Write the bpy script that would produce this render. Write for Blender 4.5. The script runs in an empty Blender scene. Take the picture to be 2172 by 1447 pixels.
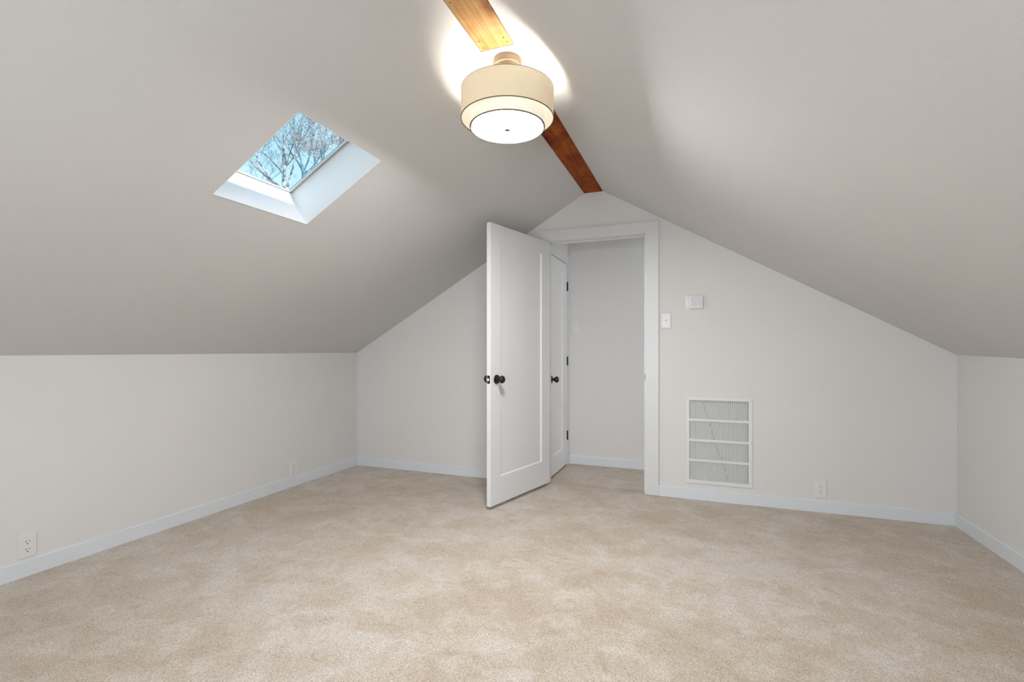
import bpy, bmesh, math, random
from mathutils import Vector, Matrix

S = bpy.context.scene
COL = S.collection
PI = math.pi

# ------------------------------------------------------------------ measures
W = 4.700            # room width
YF = -5.40           # wall behind the camera
HL = 1.103           # knee wall height left
XL, XR, ZR = 2.271, 2.4244, 2.4145     # flat strip at the ridge
HR0, HR1 = 1.0967, 1.079               # knee wall height right (at back / towards the viewer)
CAM = Vector((3.147, -3.9603, 1.13)); YAW = 0.3644; FPX = 1038.0
DL, DR, DT = 1.9595, 2.7545, 2.038      # door opening
TW = 0.10                              # end wall thickness
PYN = -2.041                          # near board end
HB = 0.803                             # hall back wall

# ------------------------------------------------------------------ materials
def newmat(name):
    m = bpy.data.materials.new(name); m.use_nodes = True
    nt = m.node_tree; b = nt.nodes['Principled BSDF']
    return m, nt, b
def N(nt, t, **kw):
    n = nt.nodes.new(t)
    for k, v in kw.items():
        if k in n.inputs: n.inputs[k].default_value = v
        else: setattr(n, k, v)
    return n
def simple(name, col, rough=.5, metal=0., spec=.5, bump=None):
    m, nt, b = newmat(name)
    b.inputs['Base Color'].default_value = (*col, 1)
    b.inputs['Roughness'].default_value = rough
    b.inputs['Metallic'].default_value = metal
    b.inputs['Specular IOR Level'].default_value = spec
    tc = N(nt, 'ShaderNodeTexCoord')
    sc, st, dist = bump or (90., .04, .001)
    no = N(nt, 'ShaderNodeTexNoise', Scale=sc, Detail=3.)
    nt.links.new(tc.outputs['Object'], no.inputs['Vector'])
    bp = N(nt, 'ShaderNodeBump', Strength=st, Distance=dist)
    nt.links.new(no.outputs['Fac'], bp.inputs['Height'])
    nt.links.new(bp.outputs['Normal'], b.inputs['Normal'])
    return m
def paint(name, col, sc=130., st=.25, dist=.0015, rough=.75):
    m, nt, b = newmat(name)
    tc = N(nt, 'ShaderNodeTexCoord')
    n1 = N(nt, 'ShaderNodeTexNoise', Scale=sc, Detail=4., Roughness=.6)
    n2 = N(nt, 'ShaderNodeTexNoise', Scale=1.3, Detail=2.)
    for n in (n1, n2): nt.links.new(tc.outputs['Object'], n.inputs['Vector'])
    r = N(nt, 'ShaderNodeValToRGB')
    r.color_ramp.elements[0].position = .3; r.color_ramp.elements[1].position = .7
    r.color_ramp.elements[0].color = (*[c*.985 for c in col], 1)
    r.color_ramp.elements[1].color = (*[c*1.015 for c in col], 1)
    nt.links.new(n2.outputs['Fac'], r.inputs['Fac'])
    nt.links.new(r.outputs['Color'], b.inputs['Base Color'])
    bp = N(nt, 'ShaderNodeBump', Strength=st, Distance=dist)
    nt.links.new(n1.outputs['Fac'], bp.inputs['Height'])
    nt.links.new(bp.outputs['Normal'], b.inputs['Normal'])
    b.inputs['Roughness'].default_value = rough
    b.inputs['Specular IOR Level'].default_value = .3
    return m

WALLC = (.668, .658, .652)
M_wall = paint('wall_paint', WALLC, 160., .15, .001)
M_ceil = paint('ceiling_paint', (.652, .645, .639), 95., .40, .0022)
M_trim = simple('trim_white', (.635, .648, .665), .38, bump=(25., .05, .001))
M_base = simple('baseboard_white', (.660, .692, .728), .38, bump=(25., .05, .001))
M_door = simple('door_white', (.735, .747, .764), .42, bump=(40., .05, .001))
M_plate = simple('plate_white', (.71, .695, .68), .35)
M_switch = simple('switch_white', (.70, .695, .685), .32)
M_grille = simple('grille_white', (.69, .70, .71), .4)
M_filter = simple('filter_white', (.80, .805, .81), .8)
M_black = simple('black_satin', (.008, .008, .008), .22)
M_hole = simple('dark_hole', (.015, .013, .012), .8)
M_bolt = simple('brushed_steel', (.42, .42, .42), .45, metal=.6)
M_screen = simple('pale_lcd', (.62, .63, .68), .15)
M_nickel = simple('brushed_nickel', (.24, .175, .11), .45, metal=.4)
M_ring = simple('ring_bronze', (.16, .13, .09), .45, metal=.5)
M_reveal = simple('skylight_shaft_white', (.76, .76, .76), .5)
M_sframe = simple('skylight_frame_grey', (.42, .41, .40), .5)
M_sbead = simple('skylight_bead_white', (.8, .81, .83), .4)
M_wallout = simple('grass_ground', (.12, .13, .06), .9)

def carpet(name, tint=1.0):
    m, nt, b = newmat(name)
    L = nt.links.new
    tc = N(nt, 'ShaderNodeTexCoord')
    # big pile-direction blotches
    mp = N(nt, 'ShaderNodeMapping'); mp.inputs['Rotation'].default_value = (0, 0, .5); mp.inputs['Scale'].default_value = (1., 1.25, 1)
    L(tc.outputs['Object'], mp.inputs['Vector'])
    big = N(nt, 'ShaderNodeTexNoise', Scale=3.4, Detail=6., Roughness=.62, Distortion=.3)
    L(mp.outputs['Vector'], big.inputs['Vector'])
    mp2 = N(nt, 'ShaderNodeMapping'); mp2.inputs['Location'].default_value = (3.3, 7.1, 0)
    L(tc.outputs['Object'], mp2.inputs['Vector'])
    mid = N(nt, 'ShaderNodeTexNoise', Scale=1.1, Detail=2.)
    L(mp2.outputs['Vector'], mid.inputs['Vector'])
    fine = N(nt, 'ShaderNodeTexNoise', Scale=250., Detail=4., Roughness=.75)
    L(tc.outputs['Object'], fine.inputs['Vector'])
    vor = N(nt, 'ShaderNodeTexVoronoi', Scale=260.)
    L(tc.outputs['Object'], vor.inputs['Vector'])
    r = N(nt, 'ShaderNodeValToRGB')
    e = r.color_ramp.elements
    e[0].position = .37; e[0].color = (.478*tint, .404*tint, .324*tint, 1)
    e[1].position = .62; e[1].color = (.600*tint, .553*tint, .508*tint, 1)
    k = e.new(.50); k.color = (.540*tint, .477*tint, .409*tint, 1)
    # footprints: patches with a crisper rim
    ft = N(nt, 'ShaderNodeTexNoise', Scale=7.5, Detail=3., Roughness=.55, Distortion=.5); L(mp2.outputs['Vector'], ft.inputs['Vector'])
    fr0 = N(nt, 'ShaderNodeMapRange', interpolation_type='SMOOTHSTEP'); fr0.inputs[1].default_value = .50; fr0.inputs[2].default_value = .60
    L(ft.outputs['Fac'], fr0.inputs[0])
    ft2 = N(nt, 'ShaderNodeTexNoise', Scale=9., Detail=3., Roughness=.6, Distortion=.8); L(mp.outputs['Vector'], ft2.inputs['Vector'])
    fr2 = N(nt, 'ShaderNodeMapRange', interpolation_type='SMOOTHSTEP'); fr2.inputs[1].default_value = .56; fr2.inputs[2].default_value = .66
    L(ft2.outputs['Fac'], fr2.inputs[0])
    def mad(src, k, add=None):
        m_ = N(nt, 'ShaderNodeMath', operation='MULTIPLY_ADD'); L(src, m_.inputs[0]); m_.inputs[1].default_value = k
        if add is None: m_.inputs[2].default_value = 0.
        else: L(add, m_.inputs[2])
        return m_.outputs[0]
    v_ = mad(mid.outputs['Fac'], .40); v_ = mad(big.outputs['Fac'], .58, v_); v_ = mad(fr0.outputs[0], .085, v_); v_ = mad(fr2.outputs[0], -.095, v_)
    L(v_, r.inputs['Fac'])
    tuft = N(nt, 'ShaderNodeTexVoronoi', Scale=360.); L(tc.outputs['Object'], tuft.inputs['Vector'])
    sp = N(nt, 'ShaderNodeSeparateColor'); L(tuft.outputs['Color'], sp.inputs[0])
    tv = mad(sp.outputs[0], .42); tv = mad(fine.outputs['Fac'], .58, tv)
    fr = N(nt, 'ShaderNodeValToRGB')
    fr.color_ramp.elements[0].position = .28; fr.color_ramp.elements[0].color = (.58, .56, .53, 1)
    fr.color_ramp.elements[1].position = .62; fr.color_ramp.elements[1].color = (1.14, 1.13, 1.12, 1)
    L(tv, fr.inputs['Fac'])
    mx = N(nt, 'ShaderNodeMix', data_type='RGBA', blend_type='MULTIPLY'); mx.inputs['Factor'].default_value = 1.
    L(r.outputs['Color'], mx.inputs[6]); L(fr.outputs['Color'], mx.inputs[7])
    L(mx.outputs[2], b.inputs['Base Color'])
    ad = N(nt, 'ShaderNodeMath', operation='SUBTRACT'); L(fine.outputs['Fac'], ad.inputs[0]); L(vor.outputs['Distance'], ad.inputs[1])
    bp = N(nt, 'ShaderNodeBump', Strength=.5, Distance=.004)
    L(ad.outputs[0], bp.inputs['Height'])
    bp2 = N(nt, 'ShaderNodeBump', Strength=.20, Distance=.02)
    L(big.outputs['Fac'], bp2.inputs['Height']); L(bp.outputs['Normal'], bp2.inputs['Normal'])
    L(bp2.outputs['Normal'], b.inputs['Normal'])
    b.inputs['Roughness'].default_value = .95
    b.inputs['Specular IOR Level'].default_value = .1
    b.inputs['Sheen Weight'].default_value = .25
    b.inputs['Sheen Roughness'].default_value = .5
    b.inputs['Sheen Tint'].default_value = (.9, .85, .8, 1)
    return m
M_carpet = carpet('beige_carpet')
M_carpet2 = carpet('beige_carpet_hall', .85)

def wood(name, c1, c2, c3, gscale=28., knot=None):
    m, nt, b = newmat(name); L = nt.links.new
    tc = N(nt, 'ShaderNodeTexCoord')
    mp = N(nt, 'ShaderNodeMapping'); mp.inputs['Scale'].default_value = (gscale, 1.6, gscale)
    L(tc.outputs['Object'], mp.inputs['Vector'])
    g = N(nt, 'ShaderNodeTexNoise', Scale=1.2, Detail=6., Roughness=.65, Distortion=.6)
    L(mp.outputs['Vector'], g.inputs['Vector'])
    cl = N(nt, 'ShaderNodeTexNoise', Scale=5., Detail=5., Roughness=.6)
    L(tc.outputs['Object'], cl.inputs['Vector'])
    mpx = N(nt, 'ShaderNodeMapping'); mpx.inputs['Scale'].default_value = (3., 90., 3.)
    L(tc.outputs['Object'], mpx.inputs['Vector'])
    saw = N(nt, 'ShaderNodeTexNoise', Scale=1., Detail=3.)
    L(mpx.outputs['Vector'], saw.inputs['Vector'])
    a = N(nt, 'ShaderNodeMath', operation='MULTIPLY_ADD'); a.inputs[1].default_value = .45
    a2 = N(nt, 'ShaderNodeMath', operation='MULTIPLY_ADD'); a2.inputs[1].default_value = .10
    a3 = N(nt, 'ShaderNodeMath', operation='MULTIPLY'); a3.inputs[1].default_value = .45
    L(cl.outputs['Fac'], a3.inputs[0]); L(saw.outputs['Fac'], a2.inputs[0]); L(a3.outputs[0], a2.inputs[2])
    L(g.outputs['Fac'], a.inputs[0]); L(a2.outputs[0], a.inputs[2])
    r = N(nt, 'ShaderNodeValToRGB'); e = r.color_ramp.elements
    e[0].position = .38; e[0].color = (*c1, 1); e[1].position = .62; e[1].color = (*c3, 1)
    k = e.new(.5); k.color = (*c2, 1)
    L(a.outputs[0], r.inputs['Fac']); L(r.outputs['Color'], b.inputs['Base Color'])
    if knot:
        vm = N(nt, 'ShaderNodeVectorMath', operation='SUBTRACT'); L(tc.outputs['Object'], vm.inputs[0]); vm.inputs[1].default_value = knot
        sc = N(nt, 'ShaderNodeVectorMath', operation='MULTIPLY'); L(vm.outputs[0], sc.inputs[0]); sc.inputs[1].default_value = (1., .45, 0.)
        ln = N(nt, 'ShaderNodeVectorMath', operation='LENGTH'); L(sc.outputs[0], ln.inputs[0])
        nz_ = N(nt, 'ShaderNodeMath', operation='MULTIPLY_ADD'); L(cl.outputs['Fac'], nz_.inputs[0]); nz_.inputs[1].default_value = .03; L(ln.outputs['Value'], nz_.inputs[2])
        kr = N(nt, 'ShaderNodeValToRGB'); ke = kr.color_ramp.elements
        ke[0].position = .018; ke[0].color = (.75, .6, .5, 1); ke[1].position = .062; ke[1].color = (1, 1, 1, 1)
        kk = ke.new(.024); kk.color = (.42, .22, .10, 1)
        L(nz_.outputs[0], kr.inputs['Fac'])
        mk = N(nt, 'ShaderNodeMix', data_type='RGBA', blend_type='MULTIPLY'); mk.inputs['Factor'].default_value = 1.
        L(r.outputs['Color'], mk.inputs[6]); L(kr.outputs['Color'], mk.inputs[7]); L(mk.outputs[2], b.inputs['Base Color'])
    bp = N(nt, 'ShaderNodeBump', Strength=.3, Distance=.002)
    L(a.outputs[0], bp.inputs['Height']); L(bp.outputs['Normal'], b.inputs['Normal'])
    b.inputs['Roughness'].default_value = .7
    b.inputs['Specular IOR Level'].default_value = .12
    return m
M_pine = wood('golden_pine', (.25, .115, .032), (.36, .20, .075), (.45, .295, .135), 60., knot=(.075, -2.285-(YF+PYN)/2, 0.))
M_dark = wood('stained_wood', (.11, .020, .003), (.28, .062, .009), (.46, .13, .024), 14.)

def glow(name, col, strength, base=(.8, .7, .55), weave=0.):
    m, nt, b = newmat(name); L = nt.links.new
    b.inputs['Base Color'].default_value = (*base, 1)
    b.inputs['Roughness'].default_value = .8
    b.inputs['Emission Strength'].default_value = strength
    b.inputs['Emission Color'].default_value = (*col, 1)
    if weave:
        tc = N(nt, 'ShaderNodeTexCoord')
        sep = N(nt, 'ShaderNodeSeparateXYZ'); L(tc.outputs['Object'], sep.inputs[0])
        at = N(nt, 'ShaderNodeMath', operation='ARCTAN2'); L(sep.outputs[1], at.inputs[0]); L(sep.outputs[0], at.inputs[1])
        outs = []
        for sa, sz in ((10., 900.), (140., 25.)):
            cb = N(nt, 'ShaderNodeCombineXYZ')
            m1 = N(nt, 'ShaderNodeMath', operation='MULTIPLY'); m1.inputs[1].default_value = sa; L(at.outputs[0], m1.inputs[0])
            m2 = N(nt, 'ShaderNodeMath', operation='MULTIPLY'); m2.inputs[1].default_value = sz; L(sep.outputs[2], m2.inputs[0])
            L(m1.outputs[0], cb.inputs[0]); L(m2.outputs[0], cb.inputs[1])
            no = N(nt, 'ShaderNodeTexNoise', Scale=1., Detail=2.); L(cb.outputs[0], no.inputs['Vector'])
            outs.append(no)
        av = N(nt, 'ShaderNodeMath', operation='ADD'); L(outs[0].outputs['Fac'], av.inputs[0]); L(outs[1].outputs['Fac'], av.inputs[1])
        r = N(nt, 'ShaderNodeValToRGB')
        r.color_ramp.elements[0].position = 0.; r.color_ramp.elements[1].position = 1.
        mr = N(nt, 'ShaderNodeMapRange'); mr.inputs[1].default_value = .7; mr.inputs[2].default_value = 1.3
        L(av.outputs[0], mr.inputs[0]); L(mr.outputs[0], r.inputs['Fac'])
        r.color_ramp.elements[0].color = (*[c*(1-weave) for c in col], 1)
        r.color_ramp.elements[1].color = (*[min(1, c*(1+weave*.4)) for c in col], 1)
        L(r.outputs['Color'], b.inputs['Emission Color'])
    return m
M_outer = glow('linen_shade', (1., .80, .53), .34, (.62, .52, .38), .22)
M_outer_in = glow('linen_lining', (1., .86, .70), .45, (.55, .48, .40))
M_inner = glow('white_fabric_shade', (1., .93, .80), .60, (.5, .46, .4), .05)
M_diff = glow('frosted_diffuser', (1., .985, .965), 165., (.3, .3, .3))
M_difft = simple('diffuser_top_white', (.6, .59, .57), .6)
M_globe = glow('hall_fill_globe', (1., .98, .95), 135., (.5, .5, .5))
M_bulb = glow('bulb_glow', (1., .95, .87), 135., (.5, .5, .5))

def glassmat(name, tint):
    m = bpy.data.materials.new(name); m.use_nodes = True
    nt = m.node_tree; nt.nodes.clear(); L = nt.links.new
    out = N(nt, 'ShaderNodeOutputMaterial')
    tr = N(nt, 'ShaderNodeBsdfTransparent'); tr.inputs['Color'].default_value = (*tint, 1)
    gl = N(nt, 'ShaderNodeBsdfGlossy', Roughness=.02)
    mx = N(nt, 'ShaderNodeMixShader')
    no = N(nt, 'ShaderNodeTexNoise', Scale=3.)
    mr = N(nt, 'ShaderNodeMapRange'); mr.inputs[3].default_value = .04; mr.inputs[4].default_value = .06
    L(no.outputs['Fac'], mr.inputs[0]); L(mr.outputs[0], mx.inputs[0])
    L(tr.outputs[0], mx.inputs[1]); L(gl.outputs[0], mx.inputs[2]); L(mx.outputs[0], out.inputs[0])
    return m
M_glass = glassmat('skylight_glass', (.93, .965, .98))
M_glass2 = glassmat('window_glass', (.97, .98, .98))

def barkmat(name, c1, c2):
    m, nt, b = newmat(name); L = nt.links.new
    tc = N(nt, 'ShaderNodeTexCoord')
    no = N(nt, 'ShaderNodeTexNoise', Scale=14., Detail=4.)
    L(tc.outputs['Object'], no.inputs['Vector'])
    r = N(nt, 'ShaderNodeValToRGB')
    r.color_ramp.elements[0].position = .4; r.color_ramp.elements[1].position = .62
    r.color_ramp.elements[0].color = (*c1, 1); r.color_ramp.elements[1].color = (*c2, 1)
    L(no.outputs['Fac'], r.inputs['Fac']); L(r.outputs['Color'], b.inputs['Base Color'])
    b.inputs['Roughness'].default_value = .9
    return m
M_bark = barkmat('pale_bark', (.10, .12, .15), (.62, .62, .62))
M_bark2 = barkmat('haze_blue_bark', (.14, .24, .32), (.28, .44, .55))  # blue haze over the branches is put into the bark colour
M_leaf = barkmat('pink_leaf', (.45, .30, .36), (.95, .75, .72))

# ------------------------------------------------------------------ mesh helpers
def finish(name, bm, mat, parent=None, smooth=False, loc=None):
    me = bpy.data.meshes.new(name); bmesh.ops.recalc_face_normals(bm, faces=bm.faces)
    bm.to_mesh(me); bm.free()
    if smooth:
        for p in me.polygons: p.use_smooth = True
        try: me.set_sharp_from_angle(angle=math.radians(40))
        except Exception: pass
    for m in (mat if isinstance(mat, (list, tuple)) else [mat]): me.materials.append(m)
    o = bpy.data.objects.new(name, me); COL.objects.link(o)
    if loc: o.location = loc
    if parent: o.parent = parent
    return o
def box(bm, a, b, mtx=None, bev=0., seg=2):
    t = bmesh.new()
    bmesh.ops.create_cube(t, size=1.)
    for v in t.verts:
        v.co = Vector([(a[i]+b[i])/2 + v.co[i]*abs(b[i]-a[i]) for i in range(3)])
    if bev: bmesh.ops.bevel(t, geom=list(t.edges), offset=bev, segments=seg, affect='EDGES', profile=.5)
    if mtx: t.transform(mtx)
    me = bpy.data.meshes.new('t'); t.to_mesh(me); t.free(); bm.from_mesh(me); bpy.data.meshes.remove(me)
def prism(bm, poly, ax, lo, hi, mtx=None):
    """polygon given in the two other axes, extruded along axis ax"""
    def P(u, v, w):
        return {0: (w, u, v), 1: (u, w, v), 2: (u, v, w)}[ax]
    A = [bm.verts.new(P(u, v, lo)) for u, v in poly]; B = [bm.verts.new(P(u, v, hi)) for u, v in poly]
    bm.faces.new(A); bm.faces.new(B[::-1]); n = len(poly)
    for i in range(n): bm.faces.new((A[i], B[i], B[(i+1) % n], A[(i+1) % n]))
    if mtx:
        for v in A+B: v.co = mtx @ v.co
def rrect(cx, cy, w, h, r, n=6):
    pts = []
    for sx, sy, a0 in ((1, 1, 0), (-1, 1, PI/2), (-1, -1, PI), (1, -1, 3*PI/2)):
        for i in range(n+1):
            a = a0+PI/2*i/n
            pts.append((cx+sx*(w/2-r)+r*math.cos(a), cy+sy*(h/2-r)+r*math.sin(a)))
    return pts
def lathe(bm, prof, n=48, mtx=None, closed=False):
    """prof list of (r, z) around z"""
    rings = []; allv = []
    for r, z in prof:
        if r < 1e-6: v = [bm.verts.new((0, 0, z))]
        else: v = [bm.verts.new((r*math.cos(2*PI*i/n), r*math.sin(2*PI*i/n), z)) for i in range(n)]
        rings.append(v); allv += v
    pairs = list(zip(rings, rings[1:])) + ([(rings[-1], rings[0])] if closed else [])
    for A, B in pairs:
        for i in range(n):
            j = (i+1) % n
            if len(A) == 1 and len(B) == 1: continue
            if len(A) == 1: bm.faces.new((A[0], B[i], B[j]))
            elif len(B) == 1: bm.faces.new((A[i], A[j], B[0]))
            else: bm.faces.new((A[i], A[j], B[j], B[i]))
    if mtx:
        for v in allv: v.co = mtx @ v.co
def struct(o, label=None):
    o['kind'] = 'structure'
    if label: o['label'] = label
    return o
def tag(o, label, cat, group=None):
    o['label'] = label; o['category'] = cat
    if group: o['group'] = group
    return o
def empty(name, loc=(0, 0, 0), rz=0.):
    o = bpy.data.objects.new(name, None); COL.objects.link(o); o.empty_display_size = .1
    o.location = loc; o.rotation_euler = (0, 0, rz); return o
def cut(o, cutters):
    """subtract boxes (bm meshes) and bake the result"""
    cs = []
    for bm in cutters:
        bmesh.ops.recalc_face_normals(bm, faces=bm.faces)
        me = bpy.data.meshes.new('c'); bm.to_mesh(me); bm.free()
        c = bpy.data.objects.new('c', me); COL.objects.link(c); cs.append(c)
        md = o.modifiers.new('b', 'BOOLEAN'); md.object = c; md.operation = 'DIFFERENCE'; md.solver = 'EXACT'
    bpy.context.view_layer.update()
    dg = bpy.context.evaluated_depsgraph_get()
    me = bpy.data.meshes.new_from_object(o.evaluated_get(dg)); o.modifiers.clear(); o.data = me
    for c in cs:
        m = c.data; bpy.data.objects.remove(c); bpy.data.meshes.remove(m)
    return o
def boxbm(a, b, mtx=None):
    bm = bmesh.new(); box(bm, a, b, mtx); return bm

# ------------------------------------------------------------------ shell
bm = bmesh.new(); box(bm, (-.1, YF-.1, -.12), (W+.1, .018, 0.)); struct(finish('floor', bm, M_carpet), 'beige cut pile carpet of the attic room')
bm = bmesh.new(); box(bm, (1.8, .018, -.12), (5.1, HB+.1, -.002)); struct(finish('floor', bm, M_carpet2), 'beige carpet of the small hall beyond the doorway')

gx = [(-.1, -.1), (W+.1, -.1), (W+.1, HR0-.06+.03), (XR, ZR+.04), (XL, ZR+.04), (-.1, HL-.06+.03)]
bm = bmesh.new(); prism(bm, gx, 1, 0., TW)
wb = finish('wall_back', bm, M_wall)
GX0, GX1, GZ0, GZ1 = 3.075, 3.497, .137, .760
cut(wb, [boxbm((DL-.015, -.2, -.2), (DR+.015, .3, DT+.015)), boxbm((GX0, -.1, GZ0), (GX1, .085, GZ1))])
struct(wb, 'pale greige gable wall with the doorway')

bm = bmesh.new(); prism(bm, gx, 1, YF-.12, YF)
wf = finish('wall_front', bm, M_wall)
WX0, WX1, WZ0, WZ1 = 1.85, 3.25, .62, 1.62
cut(wf, [boxbm((WX0, YF-.3, WZ0), (WX1, YF+.2, WZ1))]); struct(wf)

bm = bmesh.new(); box(bm, (-.12, YF-.1, -.1), (0, TW, HL+.02)); struct(finish('wall_left', bm, M_wall), 'low greige knee wall on the left')
bm = bmesh.new(); prism(bm, [(TW, -.1), (YF-.1, -.1), (YF-.1, HR1+.01), (-1.2, HR1+.01), (0, HR0+.01), (TW, HR0+.01)], 0, W, W+.12)
struct(finish('wall_right', bm, M_wall), 'low greige knee wall on the right')

# sloped ceilings
SA = math.atan2(ZR-.002-HL, XL)          # left slope angle
TH = .20                                 # thickness square to the slope
sx, sz = math.cos(SA), math.sin(SA); nx, nz = -sz, sx
e = .14
bm = bmesh.new()
pl = [(-e*sx, HL-e*sz), (XL, ZR-.002), (XL, ZR-.002+TH/sx), (-e*sx+nx*TH, HL-e*sz+nz*TH)]
prism(bm, pl, 1, YF-.1, TW)
cl = finish('ceiling', bm, M_ceil)
# skylight frame: slope coordinates  (s along slope, y, d square to it)
MS = Matrix(((sx, 0, nx, 0), (0, 1, 0, 0), (sz, 0, nz, HL), (0, 0, 0, 1)))
K0, K1 = 1.206/sx, 1.676/sx; Y0, Y1 = -2.460, -1.925
lt = .0015
cut(cl, [boxbm((K0-lt, Y0-lt, -.1), (K1+lt, Y1+lt, .5), MS)])
struct(cl, 'left sloping ceiling with the skylight')

bm = bmesh.new()
ys = [TW, 0., -1.2, YF-.1]; hs = [HR0, HR0, HR1, HR1]
rings = []
for y, h in zip(ys, hs):
    a = math.atan2(ZR-h, W-XR); cx_, sz_ = math.cos(a), math.sin(a)
    P = [(W+e*cx_, h-e*sz_), (XR, ZR), (XR, ZR+TH/cx_), (W+e*cx_+sz_*TH, h-e*sz_+cx_*TH)]
    rings.append([bm.verts.new((x, y, z)) for x, z in P])
bm.faces.new(rings[0]); bm.faces.new(rings[-1][::-1])
for A, B in zip(rings, rings[1:]):
    for i in range(4): bm.faces.new((A[i], B[i], B[(i+1) % 4], A[(i+1) % 4]))
struct(finish('ceiling', bm, M_ceil), 'right sloping ceiling')
bm = bmesh.new(); box(bm, (XL-.02, YF-.1, ZR+.13), (XR+.02, TW, ZR+.20)); struct(finish('ceiling', bm, M_ceil), 'ridge cap above the boards')
# drywall patch around the lamp
PY0, PY1 = -2.040, -1.62
bm = bmesh.new(); box(bm, (XL-.002, PY0, ZR-.0035), (XR+.002, PY1, ZR+.13), bev=.0012); struct(finish('ceiling', bm, M_ceil), 'plastered patch in the ridge strip that carries the lamp')

# ridge boards
def board(name, y0, y1, mat, nails, label):
    root = empty(name, ((XL+XR)/2, (y0+y1)/2, ZR))
    bm = bmesh.new(); hw = (XR-XL)/2-.0012
    # slightly wavy edge towards the drywall
    n = 26; rnd = random.Random(4); L_ = y1-y0
    top, bot = [], []
    for i in range(n+1):
        y = -L_/2+L_*i/n
        j1, j2 = rnd.uniform(0, .0022), rnd.uniform(0, .0022)
        top.append((-hw+j1, y)); bot.append((hw-j2, y))
    poly = top+bot[::-1]
    prism(bm, poly, 2, .0005, .12)
    finish('board', bm, mat, root)
    for nx_, ny_ in nails:
        b2 = bmesh.new(); lathe(b2, [(0, -.0012), (.0022, -.001), (.0028, .0006), (0, .001)], 10)
        finish('nail', b2, M_hole, root, loc=(nx_-(XL+XR)/2, ny_-(y0+y1)/2, 0))
    return tag(root, label, 'beam', 'boards along the ridge')
board('ridge_board', YF, PY0-.001, M_pine, [(2.292, -2.105), (2.290, -2.058), (2.398, -2.095), (2.402, -2.062), (2.287, -2.352), (2.375, -2.6), (2.3, -2.9)],
      'pale golden pine board with nail holes on the ridge, nearer the camera than the lamp')
board('ridge_board', PY1+.001, -.001, M_dark, [(2.41, -.36), (2.285, -.9)],
      'dark reddish brown stained board on the ridge, between the lamp and the gable wall')

# hall shell
bm = bmesh.new(); box(bm, (1.8, HB, -.1), (5.1, HB+.1, 2.55)); struct(finish('wall_hall_back', bm, M_wall), 'hall wall seen through the doorway')
bm = bmesh.new(); box(bm, (1.80, TW-.002, -.1), (1.925, HB+.02, 2.55)); wh = finish('wall_hall_left', bm, M_wall)
D2Y0, D2Y1, D2T = .1245, .7245, 1.970
cut(wh, [boxbm((1.88, D2Y0-.003, -.05), (2.1, D2Y1+.003, D2T+.003))]); struct(wh, 'hall side wall with the closet door')
bm = bmesh.new(); box(bm, (5.0, TW-.002, -.1), (5.1, HB+.1, 2.55)); struct(finish('wall_hall_right', bm, M_wall))
bm = bmesh.new(); box(bm, (W+.05, TW-.04, -.1), (5.1, TW, 2.55)); struct(finish('wall_hall_front', bm, M_wall))
bm = bmesh.new(); box(bm, (1.8, TW-.05, 2.42), (5.1, HB+.1, 2.55)); struct(finish('ceiling', bm, M_ceil), 'hall ceiling')

# ------------------------------------------------------------------ baseboards
BT, BH = .0136, .083
def bprof(): return [(0, 0), (BT, 0), (BT, BH-.004), (BT-.004, BH), (0, BH)]
bm = bmesh.new(); prism(bm, bprof(), 1, YF, 0); struct(finish('baseboard_left', bm, M_base), 'white baseboard under the left knee wall')
bm = bmesh.new(); prism(bm, [(W-u, v) for u, v in bprof()], 1, YF, 0); struct(finish('baseboard_right', bm, M_base), 'white baseboard under the right knee wall')
CXL, CXR, CT, CIN, CINL, CB = 1.8556, 2.8581, 2.1316, 2.7586, 1.9575, 2.0428
def bbx(x0, x1, y, s, nm, lab, mat=M_base):
    bm = bmesh.new(); prism(bm, [(y-s*u, v) for u, v in bprof()], 0, x0, x1); return struct(finish(nm, bm, mat), lab)
bbx(BT, CXL, 0, 1, 'baseboard_back', 'white baseboard between the left corner and the doorway')
bbx(CXR-.001, W-BT, 0, 1, 'baseboard_back', 'white baseboard between the doorway and the right corner')
bbx(1.944, 5.0, HB, 1, 'baseboard_hall', 'white baseboard of the hall')
bbx(BT, W-BT, YF, -1, 'baseboard_front', None)

# ------------------------------------------------------------------ door casing + jamb
trim = struct(empty('trim_1', ((DL+DR)/2, 0, 0)), 'white painted door casing and jamb around the doorway')
ox = (DL+DR)/2
def loc_part(nm, bm, mat, par, off):
    bm.transform(Matrix.Translation(-Vector(off))); return finish(nm, bm, mat, par)
CD = .018
# right leg with the rounded foot, mitred at the head
r = .020; foot = [(CIN+r-r*math.sin(PI/2*i/6), r-r*math.cos(PI/2*i/6)+.002) for i in range(7)]
bm = bmesh.new(); prism(bm, foot+[(CIN, CB), (CXR, CT), (CXR, .002)], 1, -CD, 0)
bmesh.ops.bevel(bm, geom=[e_ for e_ in bm.edges if all(abs(v.co.y+CD) < 1e-6 for v in e_.verts)], offset=.0007, segments=2, affect='EDGES')
loc_part('casing_leg', bm, M_trim, trim, (ox, 0, 0))
bm = bmesh.new(); prism(bm, [(CXL, .002), (CXL, CT), (CINL, CB), (CINL, .002)], 1, -CD, 0)
loc_part('casing_leg', bm, M_trim, trim, (ox, 0, 0))
bm = bmesh.new(); prism(bm, [(CXL+.0001, CT), (CXR-.0001, CT), (CIN-.0001, CB), (CINL+.0001, CB)], 1, -CD, 0)
bmesh.ops.bevel(bm, geom=[e_ for e_ in bm.edges if all(abs(v.co.y+CD) < 1e-6 for v in e_.verts)], offset=.0007, segments=2, affect='EDGES')
loc_part('casing_head', bm, M_trim, trim, (ox, 0, 0))
bm = bmesh.new()
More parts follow.
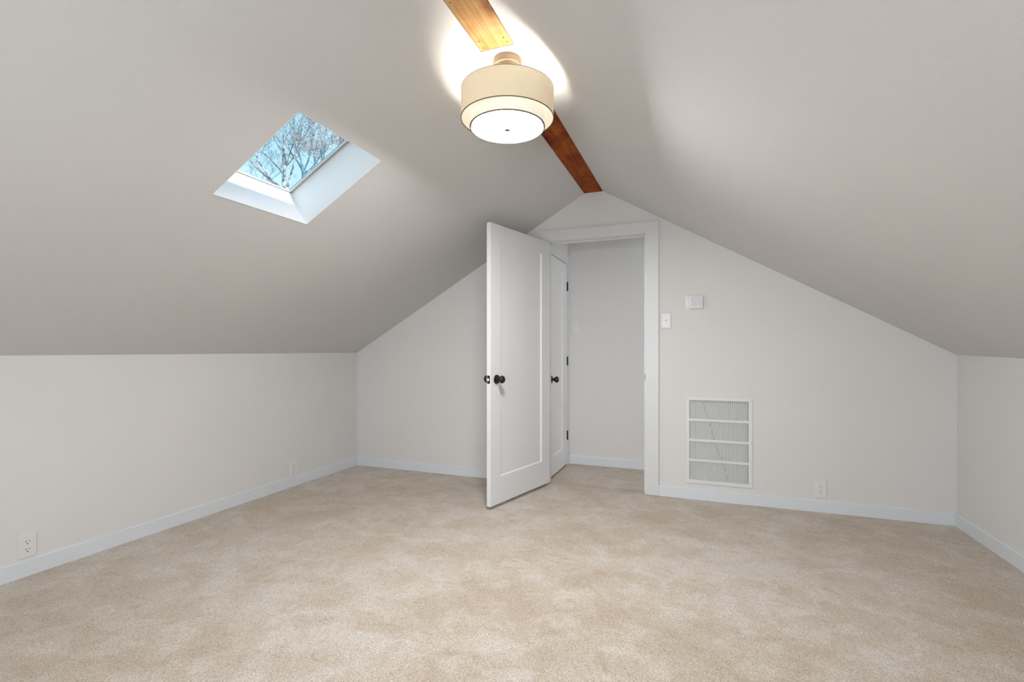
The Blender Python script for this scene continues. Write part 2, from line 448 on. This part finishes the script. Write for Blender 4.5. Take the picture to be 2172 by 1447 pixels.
box(bm, (DL-.015, .0, 0), (DL, TW, DT)); box(bm, (DR, .0, 0), (DR+.015, TW, DT)); box(bm, (DL-.015, .0, DT), (DR+.015, TW, DT+.015))
loc_part('jamb', bm, M_trim, trim, (ox, 0, 0))
bm = bmesh.new()
box(bm, (DL, .038, 0), (DL+.005, .07, DT)); box(bm, (DR-.011, .038, 0), (DR, .07, DT)); box(bm, (DL+.005, .038, DT-.011), (DR-.011, .07, DT))
loc_part('door_stop', bm, M_trim, trim, (ox, 0, 0))
bm = bmesh.new(); box(bm, (CIN-.0035, -CD+.001, .890), (CIN-.0005, .02, .944), bev=.0008)
loc_part('strike_plate', bm, M_black, trim, (ox, 0, 0))
# hall side casing
bm = bmesh.new()
box(bm, (DR+.005, TW, 0), (DR+.09, TW+.015, DT+.09)); box(bm, (1.945, TW, DT+.005), (DR+.005, TW+.015, DT+.09))
loc_part('casing_hall_side', bm, M_trim, trim, (ox, 0, 0))

# ------------------------------------------------------------------ doors
def knob_bm(side, mtx_loc):
    prof = [(0, 0), (.033, 0), (.0335, .004), (.031, .008), (.015, .0105), (.0125, .016), (.0125, .026), (.0165, .0315), (.0235, .0365), (.0272, .0435), (.0278, .051), (.026, .058), (.0205, .0645), (.011, .0685), (0, .0695)]
    bm = bmesh.new()
    R = Matrix.Rotation(-PI/2*side, 4, 'X')        # z -> +-y
    lathe(bm, prof, 40, Matrix.Translation(mtx_loc) @ R)
    return bm
def make_door(name, loc, rz, wd, z0, z1, ps, pz, kx, kz, label, two=True, hinge_side='back'):
    root = struct(empty(name, loc, rz), label)
    T = .035; rc = .010; bv = .007
    bm = bmesh.new()
    def face_side(yf, sgn):
        o = [(0, z0), (wd, z0), (wd, z1), (0, z1)]; i1 = [(ps[0], pz[0]), (ps[1], pz[0]), (ps[1], pz[1]), (ps[0], pz[1])]
        i2 = [(ps[0]+bv, pz[0]+bv), (ps[1]-bv, pz[0]+bv), (ps[1]-bv, pz[1]-bv), (ps[0]+bv, pz[1]-bv)]
        A = [bm.verts.new((x, yf, z)) for x, z in o]; B = [bm.verts.new((x, yf, z)) for x, z in i1]; C = [bm.verts.new((x, yf-sgn*rc, z)) for x, z in i2]
        for P, Q in ((A, B), (B, C)):
            for k in range(4): bm.faces.new((P[k], P[(k+1) % 4], Q[(k+1) % 4], Q[k]))
        bm.faces.new(C); return A
    A = face_side(0., 1); B = face_side(-T, -1)
    for k in range(4): bm.faces.new((A[k], B[k], B[(k+1) % 4], A[(k+1) % 4]))
    bmesh.ops.recalc_face_normals(bm, faces=bm.faces)
    ed = [e_ for e_ in bm.edges if e_.calc_length() > .3 and all(abs(v.co.x) < 1e-6 or abs(v.co.x-wd) < 1e-6 for v in e_.verts)]
    bmesh.ops.bevel(bm, geom=ed, offset=.0016, segments=2, affect='EDGES')
    finish('door_panel', bm, M_door, root)
    kn = finish('door_knob', knob_bm(1, (kx, 0, kz)), M_black, root, smooth=True); kn['label'] = 'round black door knob'
    if two:
        finish('door_knob', knob_bm(-1, (kx, -T, kz)), M_black, root, smooth=True)['label'] = 'round black door knob on the far face'
        bm = bmesh.new(); box(bm, (wd-.0005, -.030, kz-.0285), (wd+.0012, -.005, kz+.0285), bev=.0005)
        lp = finish('latch_plate', bm, M_black, root); lp['label'] = 'black latch plate on the door edge'
        bm = bmesh.new(); prism(bm, [(wd, -.0245), (wd, -.0105), (wd+.003, -.0105), (wd+.0115, -.0245)], 2, kz-.009, kz+.009)
        finish('latch_bolt', bm, M_bolt, lp)
    for hz in (.295, 1.022, 1.754):
        bm = bmesh.new()
        if hinge_side == 'front':
            lathe(bm, [(0, 0), (.0065, 0), (.0065, .089), (0, .089)], 14, Matrix.Translation((-.003, .0065, hz-.0445)))
            for k in range(1, 5): lathe(bm, [(.0062, 0), (.0071, .0015), (.0071, .0145), (.0062, .016)], 14, Matrix.Translation((-.003, .0065, hz-.0445+.0178*(k-.95))))
            box(bm, (-.012, -.0005, hz-.0445), (.006, .0015, hz+.0445))
        else:
            lathe(bm, [(0, 0), (.0065, 0), (.0065, .089), (0, .089)], 14, Matrix.Translation((-.004, -T-.0055, hz-.0445)))
            box(bm, (-.0015, -T+.002, hz-.0445), (0., -.004, hz+.0445))
        finish('hinge', bm, M_black, root, smooth=True)['label'] = 'black door hinge'
    return root
ang = 1.3153
make_door('door_1', (1.9832, -.02, 0), PI+ang, .8053, .024, 2.031, (.1284, .689), (.2185, 1.920), .7368, .921,
          'white single panel door standing open into the attic room')
make_door('door_2', (1.937, D2Y1, 0), -PI/2, D2Y1-D2Y0, .013, D2T, (.158, .492), (.187, 1.873), .546, .872,
          'closed white single panel door in the hall side wall', two=False, hinge_side='front')
t2 = struct(empty('trim_2', (1.925, .43, 0)), 'white casing around the closed hall door')
bm = bmesh.new()
prism(bm, [(D2Y1+.003, 0), (HB, 0), (HB, D2T+.085), (D2Y1+.003, D2T+.003)], 0, 1.925, 1.943)
loc_part('casing_leg', bm, M_trim, t2, (1.925, .43, 0))
bm = bmesh.new(); prism(bm, [(D2Y1+.003, D2T+.003), (HB-.0004, D2T+.085), (TW, D2T+.085), (TW, D2T+.003)], 0, 1.925, 1.943)
loc_part('casing_head', bm, M_trim, t2, (1.925, .43, 0))

# ------------------------------------------------------------------ skylight (window_1)
kc, yc = (K0+K1)/2, (Y0+Y1)/2; hk, hy = (K1-K0)/2, (Y1-Y0)/2
def skylight(name, dy, label):
    w1 = empty(name); w1.matrix_world = MS @ Matrix.Translation((kc, yc+dy, 0)); struct(w1, label)
    bm = bmesh.new()
    box(bm, (-hk-lt, -hy-lt, -.0015), (-hk, hy+lt, TH)); box(bm, (hk, -hy-lt, -.0015), (hk+lt, hy+lt, TH))
    box(bm, (-hk, -hy-lt, -.0015), (hk, -hy, TH)); box(bm, (-hk, hy, -.0015), (hk, hy+lt, TH))
    finish('shaft_lining', bm, M_reveal, w1)
    fi = .006; fj = .020
    bm = bmesh.new()
    box(bm, (-hk-.06, -hy-.06, TH), (-hk+fi, hy+.06, TH+.012)); box(bm, (hk-fi, -hy-.06, TH), (hk+.06, hy+.06, TH+.012))
    box(bm, (-hk, -hy-.06, TH), (hk, -hy+fj, TH+.012)); box(bm, (-hk, hy-fj, TH), (hk, hy+.06, TH+.012))
    fr = finish('window_frame', bm, M_sframe, w1)
    bm = bmesh.new(); g = .0016; a_, b_ = hk-fi, hy-fj
    box(bm, (-a_-.001, -b_, TH-.001), (-a_+g, b_, TH+.005)); box(bm, (a_-g, -b_, TH-.001), (a_+.001, b_, TH+.005))
    box(bm, (-a_+g, -b_-.001, TH-.001), (a_-g, -b_+g, TH+.005)); box(bm, (-a_+g, b_-g, TH-.001), (a_-g, b_+.001, TH+.005))
    finish('glazing_bead', bm, M_sbead, fr)
    bm = bmesh.new(); box(bm, (-a_-.003, -b_-.003, TH+.005), (a_+.003, b_+.003, TH+.010)); finish('pane', bm, M_glass, w1)
skylight('window_1', 0., 'roof skylight in the left sloping ceiling')

# unseen window added behind the camera to light the room
w2 = struct(empty('added_window', ((WX0+WX1)/2, YF, (WZ0+WZ1)/2)), 'unseen twin sash window added in the gable behind the camera to light the room')
hw, hh = (WX1-WX0)/2, (WZ1-WZ0)/2
bm = bmesh.new()
for x0, x1 in ((-hw, -hw+.05), (-.03, .03), (hw-.05, hw)): box(bm, (x0, -.09, -hh), (x1, -.03, hh))
for z0, z1 in ((-hh, -hh+.05), (-.02, .02), (hh-.05, hh)): box(bm, (-hw, -.085, z0), (hw, -.035, z1))
finish('window_frame', bm, M_trim, w2)
bm = bmesh.new(); box(bm, (-hw-.08, 0, -hh-.02), (hw+.08, .05, -hh)); finish('window_sill', bm, M_trim, w2)
bm = bmesh.new(); box(bm, (-hw+.04, -.062, -hh+.04), (hw-.04, -.058, hh-.04)); finish('pane', bm, M_glass2, w2)

# ------------------------------------------------------------------ ceiling lamp
LX, LY = 2.357, -1.947
lamp = tag(empty('ceiling_lamp', (LX, LY, ZR-.0035)), 'lit double drum ceiling lamp with beige linen outer shade, hung below the ridge', 'lamp')
zo = ZR-.0035
def Lz(z): return z-zo
bm = bmesh.new(); lathe(bm, [(0, 0), (.0615, 0), (.0625, -.003), (.0625, -.028), (.060, -.031), (.056, -.032), (.0555, -.034), (.0555, -.050), (.053, -.053), (.02, -.055), (.012, -.06), (0, -.06)], 56)
finish('canopy', bm, M_nickel, lamp, smooth=True)
bm = bmesh.new(); lathe(bm, [(.006, -.058), (.006, Lz(2.112))], 16)
finish('stem', bm, M_nickel, lamp, smooth=True)
zt, zb, Ro = 2.275, 2.149, .2035
def drum(R, z0, z1, th): return [(R, z0), (R, z1), (R-th, z1), (R-th, z0)]
def drum_obj(nm, R, z0, z1, mo, mi, par):
    bm = bmesh.new(); n = 96; th = .0014
    rg = [[bm.verts.new((r_*math.cos(2*PI*i/n), r_*math.sin(2*PI*i/n), z)) for i in range(n)] for r_, z in drum(R, z0, z1, th)]
    for q in range(4):
        A, B = rg[q], rg[(q+1) % 4]
        for i in range(n):
            f = bm.faces.new((A[i], A[(i+1) % n], B[(i+1) % n], B[i])); f.material_index = 1 if q == 2 else 0
    return finish(nm, bm, [mo, mi], par, smooth=True)
os_ = drum_obj('outer_shade', Ro, Lz(zb), Lz(zt), M_outer, M_outer_in, lamp)
def ring(R, z, par, w=.0016, h=.0022):
    bm = bmesh.new(); lathe(bm, [(R-w, z-h/2), (R+w*.7, z-h/2), (R+w*.7, z+h/2), (R-w, z+h/2)], 96, closed=True)
    return finish('rim_ring', bm, M_ring, par)
ring(Ro, Lz(zb), os_, .0018, .0028); ring(Ro, Lz(zt), os_, .0012, .0016)
Ri, zi0, zi1 = .1640, 2.113, 2.250
is_ = drum_obj('inner_shade', Ri, Lz(zi0), Lz(zi1), M_inner, M_inner, lamp)
ring(Ri, Lz(zi0), is_, .0028, .0042)
bm = bmesh.new(); lathe(bm, [(0, Lz(zi0)+.002), (Ri-.0070, Lz(zi0)+.002), (Ri-.0015, Lz(zi0)+.0045), (0, Lz(zi0)+.005)], 96)
for f in bm.faces: f.material_index = 0 if f.calc_center_median().z < Lz(zi0)+.0025 else 1
finish('diffuser', bm, [M_diff, M_difft], lamp)
bm = bmesh.new(); lathe(bm, [(0, .001), (.0130, .001), (.0135, -.002), (.0135, -.011), (.0125, -.013), (0, -.0135)], 28, Matrix.Translation((0, 0, Lz(zi0)+.001)))
finish('finial', bm, M_nickel, lamp, smooth=True)
bm = bmesh.new()
for k in range(3):
    a = .6+k*2*PI/3
    m = Matrix.Rotation(a, 4, 'Z')
    box(bm, (.004, -.002, Lz(2.246)-.002), (Ro-.001, .002, Lz(2.246)+.002), m)
finish('shade_spider', bm, M_nickel, lamp)
for k in range(2):
    a = .35+k*PI
    bm = bmesh.new(); pr = [(0, -.03)]+[(.028*math.sin(t), -.028*math.cos(t)) for t in [PI*i/12 for i in range(1, 12)]]+[(.010, .03), (.0, .03)]
    lathe(bm, pr[1:-2] and [(0, -.028)]+pr[1:], 24, Matrix.Translation((.075*math.cos(a), .075*math.sin(a), Lz(2.178))))
    finish('bulb', bm, M_bulb, lamp, smooth=True)

# unseen globe light, added at the far end to brighten the hall
hl = tag(empty('added_hall_light', (5.0, .45, 1.65)), 'unseen white globe light added at the far end of the hall to brighten it', 'lamp')
bm = bmesh.new(); lathe(bm, [(0, 0), (.06, 0), (.06, .015), (.02, .03), (.02, .05), (0, .05)], 32, Matrix.Rotation(-PI/2, 4, 'Y')); finish('mount', bm, M_nickel, hl, smooth=True)
bm = bmesh.new(); bmesh.ops.create_uvsphere(bm, u_segments=32, v_segments=16, radius=.09, matrix=Matrix.Translation((-.13, 0, 0))); finish('globe', bm, M_globe, hl, smooth=True)

# ------------------------------------------------------------------ wall plates
# local frame: x to the right, z up, -y out of the wall
def plate_slab(w, h, t, bev=.0025, rad=.003):
    bm = bmesh.new(); A = rrect(0, 0, w, h, rad, 4); B = rrect(0, 0, w-2*bev, h-2*bev, rad, 4)
    n = len(A); r0 = [bm.verts.new((x, 0, z)) for x, z in A]; r1 = [bm.verts.new((x, -t*.45, z)) for x, z in A]; r2 = [bm.verts.new((x, -t, z)) for x, z in B]
    for P, Q in ((r0, r1), (r1, r2)):
        for i in range(n): bm.faces.new((P[i], P[(i+1) % n], Q[(i+1) % n], Q[i]))
    bm.faces.new(r2); bm.faces.new(r0[::-1]); return bm
def outlet(loc, rz, w, h, label):
    root = tag(empty('wall_outlet', loc, rz), label, 'outlet', 'duplex outlets above the baseboards')
    finish('cover_plate', plate_slab(w, h, .006), M_plate, root)
    for s in (1, -1):
        bm = bmesh.new(); zc = s*.0195
        pts = []
        R = .0172
        for i in range(33):
            a = 2*PI*i/32; x = R*math.cos(a); z = max(-.0135, min(.0135, R*math.sin(a)))
            if i < 32: pts.append((x, zc+z))
        prism(bm, pts, 1, -.0078, -.004)
        rc = finish('receptacle', bm, M_plate, root)
        for x0, hgt in ((-.0064, .0085), (.0064, .0068)):
            b2 = bmesh.new(); box(b2, (x0-.0011, -.0082, zc+.0035-hgt/2), (x0+.0011, -.007, zc+.0035+hgt/2)); finish('slot', b2, M_hole, rc)
        b2 = bmesh.new(); prism(b2, rrect(0, zc-.0078, .0052, .0050, .0024, 4), 1, -.0082, -.007); finish('ground_hole', b2, M_hole, rc)
    bm = bmesh.new(); lathe(bm, [(0, -.0072), (.0022, -.0070), (.0028, -.0058), (0, -.0055)], 14, Matrix.Rotation(-PI/2, 4, 'X') @ Matrix.Scale(-1, 4, (0, 0, 1)) if False else Matrix(((1, 0, 0, 0), (0, 0, 1, 0), (0, 1, 0, 0), (0, 0, 0, 1))))
    finish('screw', bm, M_plate, root, smooth=True)
    return root
outlet((0, -2.535, .1490), PI/2, .0765, .118, 'white duplex outlet on the left knee wall, nearest the left edge of the photo')
outlet((0, -.8065, .1455), PI/2, .0765, .118, 'white duplex outlet far along the left knee wall, close to the gable corner')
outlet((3.9405, 0, .1590), 0, .0790, .121, 'white duplex outlet on the gable wall, right of the vent grille')

def light_switch(loc, rz, w, h, label, mat):
    root = tag(empty('light_switch', loc, rz), label, 'light switch')
    finish('cover_plate', plate_slab(w, h, .007, .007, .003), mat, root)
    bm = bmesh.new(); box(bm, (-.0052, -.0085, -.012), (.0052, -.006, .012), bev=.0006)
    m = Matrix.Translation((0, -.008, 0)) @ Matrix.Rotation(math.radians(-28), 4, 'X')
    box(bm, (-.0042, -.012, -.0045), (.0042, 0., .0045), m, bev=.001)
    finish('toggle', bm, mat, root)
    for z in (-.030, .030):
        b2 = bmesh.new(); lathe(b2, [(0, -.0082), (.0022, -.0080), (.0028, -.0068), (0, -.0066)], 14, Matrix(((1, 0, 0, 0), (0, 0, 1, 0), (0, 1, 0, z), (0, 0, 0, 1))))
        finish('screw', b2, mat, root, smooth=True)
    return root
light_switch((2.9112, 0, 1.357), 0, .078, .122, 'white toggle light switch on the gable wall, right beside the door casing', M_switch)
M_hswitch = simple('switch_ivory', (.68, .665, .645), .4)
light_switch((1.9935, HB, 1.3583), 0, .080, .122, 'pale toggle light switch on the hall wall, seen through the doorway', M_hswitch)

# wall sensor / thermostat
th = tag(empty('thermostat', (3.1283, 0, 1.490)), 'white square wall thermostat on a rounded back plate, above the vent grille', 'thermostat')
def rounded_slab(cx, cz, w, h, r, y0, y1, bev):
    bm = bmesh.new(); A = rrect(cx, cz, w, h, r); n = len(A)
    L_ = [(y0, 0.), (y1+bev, 0.), (y1+bev*.35, bev*.3), (y1, bev)]
    R_ = []
    for y, ins in L_:
        R_.append([bm.verts.new((x, y, z)) for x, z in rrect(cx, cz, w-2*ins, h-2*ins, r-ins*.6)])
    for P, Q in zip(R_, R_[1:]):
        for i in range(n): bm.faces.new((P[i], P[(i+1) % n], Q[(i+1) % n], Q[i]))
    bm.faces.new(R_[-1]); bm.faces.new(R_[0][::-1]); return bm
finish('back_plate', rounded_slab(0, 0, .150, .112, .013, 0, -.0045, .0015), M_switch, th, smooth=True)
# body is a bezel ring around a recessed screen
bx, bz, bw, bh = .0000, .0022, .1015, .098
bm = bmesh.new(); n = 28
lay = [(0., bw, bh, .012), (-.017, bw, bh, .012), (-.0205, bw-.003, bh-.003, .011), (-.022, bw-.008, bh-.008, .009), (-.022, .0715, .0700, .003), (-.0165, .0680, .0665, .002)]
R_ = [[bm.verts.new((x, y-.004, z)) for x, z in rrect(bx, bz, w_, h_, r_, 6)] for y, w_, h_, r_ in lay]
for P, Q in zip(R_, R_[1:]):
    for i in range(n): bm.faces.new((P[i], P[(i+1) % n], Q[(i+1) % n], Q[i]))
bm.faces.new(R_[0][::-1])
body = finish('body', bm, M_switch, th, smooth=True)
bm = bmesh.new(); prism(bm, rrect(bx, bz, .0682, .0667, .002), 1, -.0208, -.006); sc = finish('screen', bm, M_screen, th); sc['label'] = 'pale lavender grey recessed screen'
bm = bmesh.new(); lathe(bm, [(0, -.0216), (.0022, -.0214), (.0026, -.0206), (0, -.0205)], 16, Matrix(((1, 0, 0, -.004), (0, 0, 1, 0), (0, 1, 0, -.004), (0, 0, 0, 1)))); finish('sensor_dot', bm, M_sframe, sc, smooth=True)
bm = bmesh.new(); box(bm, (-.012, -.0264, .0425), (.008, -.0258, .0436)); finish('sensor_slit', bm, M_sframe, body)
bm = bmesh.new(); box(bm, (.018, -.0264, -.0385), (.031, -.0258, -.0376)); finish('mark', bm, M_sframe, body)

# ------------------------------------------------------------------ vent grille
gx0, gx1, gz0, gz1 = 3.0587, 3.5135, .1208, .7750
gw, gh = gx1-gx0, gz1-gz0
gr = tag(empty('vent_grille', ((gx0+gx1)/2, 0, (gz0+gz1)/2)), 'large white return air vent grille with vertical louvers, low on the gable wall', 'vent')
SXL, SXR = 3.0795-(gx0+gx1)/2, 3.4885-(gx0+gx1)/2
rows = [(.752, .610), (.594, .457), (.440, .306), (.289, .148)]
zc0 = (gz0+gz1)/2
bm = bmesh.new(); T0 = -.006
box(bm, (-gw/2, T0, -gh/2), (gw/2, 0, gh/2), bev=.0012)
frm = finish('grille_frame', bm, M_grille)
cut(frm, [boxbm((SXL, -.05, b_-zc0), (SXR, .05, a_-zc0)) for a_, b_ in rows]); frm.parent = gr
ns = 32; pitch = (SXR-SXL)/ns
for zt_, zb_ in rows:
    bm = bmesh.new()
    for k in range(ns+1):
        x = SXL+k*pitch
        m = Matrix.Translation((x, -.0015, 0)) @ Matrix.Rotation(math.radians(32), 4, 'Z')
        box(bm, (-.0045, -.0008, zb_-zc0-.002), (.0070, .0008, zt_-zc0+.002), m)
    finish('louver_row', bm, M_grille, gr)
for sx_ in (-gw/2+.0075, gw/2-.008):
    for z in (-gh/2+.035, 0, gh/2-.022):
        bm = bmesh.new(); lathe(bm, [(0, -.0076), (.002, -.0074), (.0028, -.0058), (0, -.0055)], 12, Matrix(((1, 0, 0, sx_), (0, 0, 1, 0), (0, 1, 0, z), (0, 0, 0, 1))))
        finish('screw', bm, M_sframe, gr)
hx = (gx0+gx1)/2
bm = bmesh.new(); box(bm, (GX0+.012-hx, .030, GZ0-zc0), (GX1-.022-hx, .045, GZ1-zc0-.030), bev=.002)
for k in range(22):
    x = GX0+.03-hx+k*.0165
    box(bm, (x, .0285, GZ0-zc0+.004), (x+.003, .031, GZ1-zc0-.036))
finish('filter', bm, M_filter, gr)
bm = bmesh.new()
box(bm, (GX0-hx, .078, GZ0-zc0), (GX1-hx, .0845, GZ1-zc0)); finish('cavity_back', bm, M_hole, gr)
# dark cord hanging behind the louvers
def tube(bm, pts, rad, n=8):
    rg = []
    for i, p in enumerate(pts):
        d = (Vector(pts[min(i+1, len(pts)-1)])-Vector(pts[max(i-1, 0)])).normalized()
        a = d.orthogonal().normalized(); b = d.cross(a)
        rr = rad[i] if isinstance(rad, (list, tuple)) else rad
        rg.append([bm.verts.new(Vector(p)+rr*(math.cos(2*PI*k/n)*a+math.sin(2*PI*k/n)*b)) for k in range(n)])
    for A, B in zip(rg, rg[1:]):
        for k in range(n): bm.faces.new((A[k], A[(k+1) % n], B[(k+1) % n], B[k]))
    bm.faces.new(rg[0][::-1]); bm.faces.new(rg[-1])
cord = [(3.172, .758), (3.18, .72), (3.197, .66), (3.219, .60), (3.233, .54), (3.250, .465), (3.262, .415), (3.285, .365), (3.312, .308), (3.325, .26), (3.338, .205), (3.350, .15), (3.352, .139)]
bm = bmesh.new(); tube(bm, [(x-hx, .016, z-zc0) for x, z in cord], .0032)
finish('cord', bm, M_black, gr, smooth=True)['label'] = 'black cord behind the louvers'

# ------------------------------------------------------------------ outside: ground and bare trees
bm = bmesh.new(); box(bm, (-60, -60, -3.3), (60, 60, -3.0)); struct(finish('ground', bm, M_wallout))
def ray(u, v):
    r_ = (u-1086)/FPX; z = -(v-742.7)/FPX; s, c = math.sin(YAW), math.cos(YAW)
    return Vector((-s+r_*c, c+r_*s, z))
def tree(label, u, v, dist, seed, limbs, mat, r0, length, leaves=None, depth=5, cat='tree'):
    rnd = random.Random(seed); P = CAM+ray(u, v)*dist
    root = tag(empty('bare_tree', (P.x, P.y, -3.0)), label, cat, 'bare trees outside the skylight')
    H = P.z+3.0
    bm = bmesh.new(); tips = []
    tube(bm, [(0, 0, 0), (.05, 0, H*.35), (-.03, .03, H*.7), (0, 0, H)], [r0*3.2, r0*2.6, r0*2.0, r0*1.5], 8)
    right = Vector((math.cos(YAW), math.sin(YAW), 0)); fwd = Vector((-math.sin(YAW), math.cos(YAW), 0)); up = Vector((0, 0, 1))
    def grow(p, d, L_, r_, lev):
        n = 6; pts = [p.copy()]; rad = [r_]; q = p.copy(); dd = d.copy()
        for i in range(n):
            dd = (dd+Vector([rnd.gauss(0, .09) for _ in range(3)])+up*.02).normalized()
            q = q+dd*L_/n; pts.append(q.copy()); rad.append(max(.0022, r_*(1-.62*(i+1)/n)))
        tube(bm, pts, rad, 6 if lev < 2 else 4)
        tips.append(q.copy())
        if lev >= depth: return
        k = 4 if lev == 0 else rnd.choice((2, 3, 3))
        for j in range(k):
            i = rnd.randint(2, n) if j else n
            ax = Vector([rnd.gauss(0, 1) for _ in range(3)]).normalized()
            nd = (Matrix.Rotation(rnd.uniform(.3, .8)*rnd.choice((-1, 1)), 3, ax) @ dd+up*.12).normalized()
            grow(pts[i], nd, L_*rnd.uniform(.5, .78), max(.0022, rad[i]*rnd.uniform(.55, .8)), lev+1)
    for (dx, dz, df, sc_) in limbs:
        d = (right*dx+up*dz+fwd*df).normalized()
        grow(Vector((0, 0, H-.1)), d, length*sc_, r0*rnd.uniform(.8, 1.1)*sc_, 0)
    finish('branches', bm, mat, root)
    if leaves:
        b2 = bmesh.new()
        for t_ in tips:
            if rnd.random() > leaves: continue
            for _ in range(7):
                c_ = t_+Vector([rnd.gauss(0, .06) for _ in range(3)]); a_ = Vector([rnd.gauss(0, 1) for _ in range(3)]).normalized(); b_ = a_.orthogonal().normalized()
                s_ = rnd.uniform(.010, .021)
                vs = [b2.verts.new(c_+a_*s_), b2.verts.new(c_+b_*s_*.6), b2.verts.new(c_-a_*s_), b2.verts.new(c_-b_*s_*.6)]
                b2.faces.new(vs)
        lf = finish('leaves', b2, M_leaf, root); lf['kind'] = 'stuff'; lf['label'] = 'few pinkish leaves left on the twigs'
    return root
tree('pale barked bare tree whose limbs fan up from the lower corner of the skylight', 606, 397, 9., 11,
     [(-.75, 1., .1, 1.1), (-.30, 1., 0, 1.15), (-.12, 1., .2, 1.), (.35, .9, .1, .7), (-1.4, .7, 0, .8)], M_bark, .030, .95)
tree('bare tree coloured with blue haze, standing farther back, centred in the skylight view', 644, 362, 13., 5,
     [(-.10, 1., .1, 1.1), (.35, 1., 0, 1.), (-.5, .9, .2, .9), (.9, .8, 0, .8)], M_bark2, .032, 1.0)
tree('bare tree with a few pinkish leaves at the right of the skylight view', 690, 372, 11., 23,
     [(-.2, 1., 0, 1.), (.4, .9, .2, 1.), (.9, .9, 0, .9), (-.6, .8, 0, .8)], M_bark2, .020, .75, leaves=.55)
tree('thin twiggy bare tree at the lower left of the skylight view', 552, 392, 17.5, 31,
     [(-.4, 1., 0, 1.), (.3, 1., .2, 1.), (.1, 1., 0, .9), (-1., .8, 0, .8), (.9, .7, 0, .8)], M_bark2, .022, .8)

# ------------------------------------------------------------------ light
w = bpy.data.worlds.new('sky'); S.world = w; w.use_nodes = True
nt = w.node_tree; bg = nt.nodes['Background']
tc = N(nt, 'ShaderNodeTexCoord'); sep = N(nt, 'ShaderNodeSeparateXYZ'); nt.links.new(tc.outputs['Generated'], sep.inputs[0])
rp = N(nt, 'ShaderNodeValToRGB'); e_ = rp.color_ramp.elements
e_[0].position = 0.; e_[0].color = (.56, .75, .83, 1); e_[1].position = 1.; e_[1].color = (.16, .42, .70, 1)
k = e_.new(.35); k.color = (.44, .70, .85, 1)
nt.links.new(sep.outputs[2], rp.inputs['Fac']); nt.links.new(rp.outputs['Color'], bg.inputs['Color'])
bg.inputs['Strength'].default_value = 1.45
sun = bpy.data.lights.new('sun', 'SUN'); sun.energy = 6.0; sun.angle = math.radians(3.5); sun.color = (1., .94, .86)
so = bpy.data.objects.new('sun', sun); COL.objects.link(so)
sd = Vector((math.cos(math.radians(39.5)), 0.03, math.sin(math.radians(39.5))))
so.rotation_euler = sd.to_track_quat('Z', 'Y').to_euler(); so.location = (8, 0, 9)
ar = bpy.data.lights.new('added_window_light', 'AREA'); ar.shape = 'RECTANGLE'; ar.size = WX1-WX0; ar.size_y = WZ1-WZ0  # area lamp outside the added window, fills the room from behind the camera
ar.energy = 98.; ar.color = (.95, .97, 1.)
ao = bpy.data.objects.new('added_window_light', ar); COL.objects.link(ao)
ao.location = ((WX0+WX1)/2, YF-.15, (WZ0+WZ1)/2); ao.rotation_euler = (PI/2, 0, 0)
ao.rotation_euler = Vector((0, -1, 0)).to_track_quat('Z', 'Y').to_euler()

# ------------------------------------------------------------------ camera
cam = bpy.data.cameras.new('camera'); co = bpy.data.objects.new('camera', cam); COL.objects.link(co)
cam.sensor_width = 36.; cam.sensor_fit = 'HORIZONTAL'; cam.lens = FPX/2172*36.
cam.shift_y = 19.2/2172; cam.clip_start = .02; cam.clip_end = 300
co.location = CAM; co.rotation_euler = (PI/2, 0, YAW)
S.camera = co
S.view_settings.view_transform = 'Standard'; S.view_settings.look = 'None'
S.view_settings.exposure = 0.; S.view_settings.gamma = 1.; S.view_settings.use_curve_mapping = False
